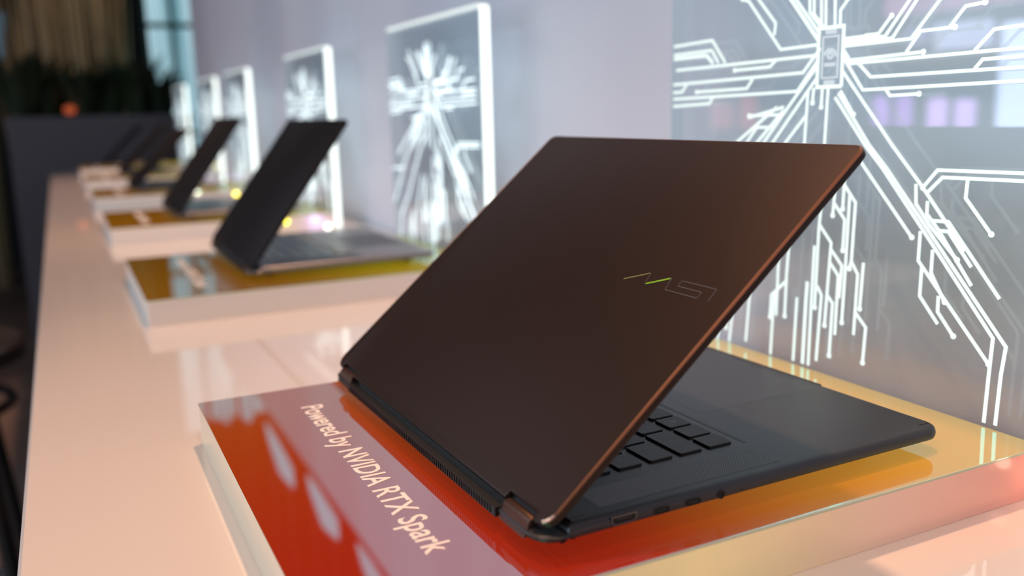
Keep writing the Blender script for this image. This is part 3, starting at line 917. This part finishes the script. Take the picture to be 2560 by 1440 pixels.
# ------------------------------------------------------------------ far end: planter, plants, grass, window
pl = tag(empty('planter_box', (4.62, -0.12, -0.95)), 'charcoal planter box across the far end of the counter', 'planter')
mb = MB(); mb.loft([[(x, y, z) for x, y in rrect(-0.17 + d, 0.17 - d, -0.32 + d, 0.495 - d, 0.004, 2)] for z, d in ((0, 0), (1.165, 0), (1.165, 0.02), (1.12, 0.02))], cap1=True)
mb.build('planter_shell', M['planter'], pl)
MB().box(-0.15, 0.15, -0.30, 0.475, 1.10, 1.135).build('soil', M['pot'], pl)

def leaf(mb, base, az, length, lean, wd, segs=4):
    pts = []
    for i in range(segs + 1):
        t = i / segs
        a = lean * t
        pts.append((t, a))
    p = Vector(base); prev = p.copy(); L_ = []; R_ = []
    d0 = Vector((math.cos(az), math.sin(az), 0)); side = Vector((-math.sin(az), math.cos(az), 0))
    for i in range(segs + 1):
        t = i / segs
        ang = min(0.15, lean) + lean * t
        if i: p = p + (d0 * math.sin(ang) + Vector((0, 0, 1)) * math.cos(ang)) * (length / segs)
        ww = wd * (math.sin(math.pi * min(0.97, 0.12 + 0.86 * t)))
        L_.append(p + side * ww); R_.append(p - side * ww)
    for i in range(segs):
        mb.quad(tuple(L_[i]), tuple(L_[i + 1]), tuple(R_[i + 1]), tuple(R_[i]))

def plant(name, label, cat, loc, n, length, lean, wd, mt, spread, group, part='foliage'):
    t = tag(empty(name, loc), label, cat, group)
    mb = MB()
    for i in range(n):
        a = random.uniform(0, 2 * math.pi); rr = random.uniform(0, spread)
        leaf(mb, (rr * math.cos(a), rr * math.sin(a), 0), a + random.uniform(-.6, .6), length * random.uniform(.55, 1), lean * random.uniform(.5, 1.2), wd * random.uniform(.7, 1.2))
    mb.build(part, mt, t)
    mb = MB()
    for k in range(4):
        a = k * math.pi / 2
        mb.tube([(0.01 * math.cos(a), 0.01 * math.sin(a), 0), (0.025 * math.cos(a), 0.025 * math.sin(a), length * .45)], [0.006, 0.002], 6)
    mb.build('stem', M['pot'], t)
shr = [(4.60, 0.30, 0.40), (4.64, 0.18, 0.36), (4.58, 0.05, 0.30), (4.63, -0.08, 0.34), (4.60, -0.20, 0.38), (4.64, -0.31, 0.30)]
ws = ['leftmost dark leafy shrub in the planter', 'second dark leafy shrub from the left in the planter', 'dark leafy shrub beside the orange lamp in the planter', 'dark leafy shrub in the planter, fourth from the left', 'dark leafy shrub in the planter, second from the cyan window', 'dark leafy shrub in the planter next to the cyan window']
for (x, y, h), l in zip(shr, ws):
    plant('leafy_shrub', l, 'shrub', (x, y, 0.185), 90, h, 0.62, 0.016, M['leaf'], 0.05, 'dark shrubs in the planter')
gr = [(6.9, 0.62), (5.9, 0.33), (5.5, 0.17), (5.9, 0.07), (5.5, -0.01), (5.9, -0.09), (5.5, -0.15)]
gw = ['leftmost clump of tall dried grass behind the planter', 'clump of tall dried grass, second from the left behind the planter', 'clump of tall dried grass, third from the left behind the planter', 'middle clump of tall dried grass behind the planter', 'clump of tall dried grass, third from the right behind the planter', 'clump of tall dried grass, second from the right behind the planter', 'rightmost clump of tall dried grass behind the planter']
for (x, y), l in zip(gr, gw):
    plant('dried_grass', l, 'grass', (x, y, -0.95), 60, 2.4, 0.035, 0.012, M['reed'], 0.06, 'tall dried grass behind the planter', 'blades')

# orange lamp on the planter
t = tag(empty('table_lantern', (4.52, 0.105, 0.215)), 'small glowing orange lantern on the planter edge', 'lantern')
mb = MB(); mb.loft([[(r * math.cos(2 * math.pi * j / 12), r * math.sin(2 * math.pi * j / 12), z) for j in range(12)] for r, z in ((.018, 0), (.018, .004), (.008, .008))]); mb.build('lantern_base', M['stool'], t)
ball(0.024).build('globe', emission('orange glow', (1.0, 0.17, 0.05), 0.42), t, (0, 0, 0.030), smooth=True).scale = (1.15, 1.15, 0.9)

# cyan lit window past the end of the backdrop, with drawn sheer curtain folds
wn = tag(empty('window_1', (5.25, -0.5, -0.95)), 'cyan lit window with pale curtain folds', kind='structure')
M['pane'] = emission('window light', (0.36, 0.66, 0.76), 0.75)
nt, N, L, bb = nodes(M['pane'])          # pale sheer folds behind the glass
tcn = N.new('ShaderNodeTexCoord'); mpn = N.new('ShaderNodeMapping'); mpn.inputs['Scale'].default_value = (1, 14, 0.5)
nzn = N.new('ShaderNodeTexNoise'); nzn.inputs['Scale'].default_value = 1.6
rpn = N.new('ShaderNodeValToRGB')
rpn.color_ramp.elements[0].position = .38; rpn.color_ramp.elements[0].color = (0.20, 0.42, 0.50, 1)
rpn.color_ramp.elements[1].position = .60; rpn.color_ramp.elements[1].color = (0.55, 0.84, 0.95, 1)
L.new(tcn.outputs['Object'], mpn.inputs['Vector']); L.new(mpn.outputs['Vector'], nzn.inputs['Vector']); L.new(nzn.outputs['Fac'], rpn.inputs['Fac']); L.new(rpn.outputs['Color'], bb.inputs['Emission Color'])
M['mull'] = mat('window bar', (0.03, 0.07, 0.06), 0.5)
MB().box(0.06, 0.08, -0.5, 0.165, 0, 2.6).build('window_pane', M['pane'], wn)
for y in (-0.16, 0.02, 0.165):
    MB().box(0.03, 0.055, y - .012, y + .012, 0, 2.6).build('window_bar', M['mull'], wn)
for z in (1.05, 1.66):
    MB().box(0.03, 0.055, -0.5, 0.165, z - .014, z + .014).build('window_bar', M['mull'], wn)

# ------------------------------------------------------------------ the hall across the aisle (seen in the panel's gloss)
def col(label, x0, x1, z0, z1, color, s, y=4.0):
    t = tag(empty('light_column', ((x0 + x1) / 2, y, -0.95)), label, 'light column', 'lit columns across the aisle')
    hw = (x1 - x0) / 2 * 0.62
    slab(rrect(-hw, hw, -0.05, 0.05, 0.03, 4), [(z0 + .95, 0), (z1 + .95, 0)]).build('light_tube', emission('column light', color, s * 1.5), t)
    slab(rrect(-hw - .02, hw + .02, -0.07, 0.07, 0.02, 3), [(0, 0), (z0 + .95, 0)]).build('plinth', M['dark'], t)
PUR = (0.62, 0.32, 1.0)
for i, (x0, x1, z0, z1, c, s) in enumerate([(3.90, 4.02, -.05, .22, PUR, 3.2), (3.72, 3.84, -.05, .22, PUR, 3.0), (3.46, 3.61, -.055, .20, (0.72, 0.44, 1.0), 4.2), (3.27, 3.42, -.055, .19, (0.72, 0.44, 1.0), 4.2),
                                             (2.80, 3.20, -.055, .60, (0.62, 0.72, 1.0), 5.5), (5.14, 5.33, .0, .25, (1.0, 0.25, 0.22), 1.0), (5.4, 5.7, .0, .21, (1.0, 0.3, 0.25), 0.8)]):
    col(['slim violet light column, left of four', 'slim violet light column, second of four', 'pale violet light column, third of four', 'pale violet light column, fourth of four', 'broad blue white light column', 'dim red light column', 'broad dim red light column'][i] + ' across the aisle', x0, x1, z0, z1, c, s)
def screen(name, label, x0, x1, z0, z1, color, s, y=4.05):
    t = tag(empty(name, ((x0 + x1) / 2, y, z0)), label, 'sign')
    slab([(-(x1 - x0) / 2, 0), ((x1 - x0) / 2, 0), ((x1 - x0) / 2, .04), (-(x1 - x0) / 2, .04)], [(0, 0), (z1 - z0, 0)]).build('lit_face', emission('sign light', color, s), t)
    for xx in (-(x1 - x0) / 2 + .03, (x1 - x0) / 2 - .03):
        MB().tube([(xx, .02, z1 - z0), (xx, .02, 3.2 - z0)], .006, 6).build('hanger', M['stool'], t)
screen('hanging_sign', 'pale blue lit sign hanging across the aisle', 3.26, 3.63, .485, .64, (0.66, 0.68, 1.0), 4.5)
screen('hanging_sign', 'small violet lit sign hanging across the aisle', 3.71, 3.84, .53, .635, (0.62, 0.5, 1.0), 2.2)
screen('hanging_sign', 'long pink lit cove hanging across the aisle', 2.6, 4.2, .74, .86, (1.0, 0.42, 0.72), 2.2, 4.25)
t = tag(empty('wall_screen', (6.6, 0.43, 0.60)), 'small dim blue screen at the left behind the planter', 'screen')
MB().box(0, .03, -.05, .05, 0, .30).build('screen_case', M['dark'], t)
MB().box(-.002, 0, -.045, .045, .01, .29).build('screen_face', emission('blue screen', (0.10, 0.30, 0.48), 0.5), t)
MB().box(.005, .025, -.01, .01, -1.55, 0).build('screen_post', M['stool'], t)
# tilted cool light blades hanging above the backdrop
for i, (x0, z0, x1, z1, s) in enumerate([(4.12, 1.19, 3.88, 1.21, .45), (3.45, .963, 3.26, 1.013, .5), (2.92, .914, 2.51, 1.008, .6), (2.29, .888, 1.965, .952, .6), (1.77, .881, 1.45, .95, .55)]):
    t = tag(empty('pendant_blade', ((x0 + x1) / 2, -0.40, (z0 + z1) / 2)), ['cool light blade', 'cool light blade', 'cool light blade', 'cool light blade', 'cool light blade'][i] + ' above the backdrop, ' + ['farthest from the camera', 'second farthest from the camera', 'middle of the five', 'second nearest the camera', 'nearest the camera'][i], 'pendant lamp', 'light blades above the backdrop')
    hx, hz = (x1 - x0) / 2, (z1 - z0) / 2
    MB().tube([(-hx, 0, -hz), (-hx * .5, 0, -hz * .5), (hx * .5, 0, hz * .5), (hx, 0, hz)], [.003, .014, .024, .004], 8).build('tube', emission('blade light', (0.45, 0.82, 1.0), s * 1.05), t)
    for q in (-.7, .7): MB().tube([(hx * q, 0, hz * q + .018), (hx * q, 0, 3.2 - (z0 + z1) / 2)], .0015, 5).build('cable', M['stool'], t)
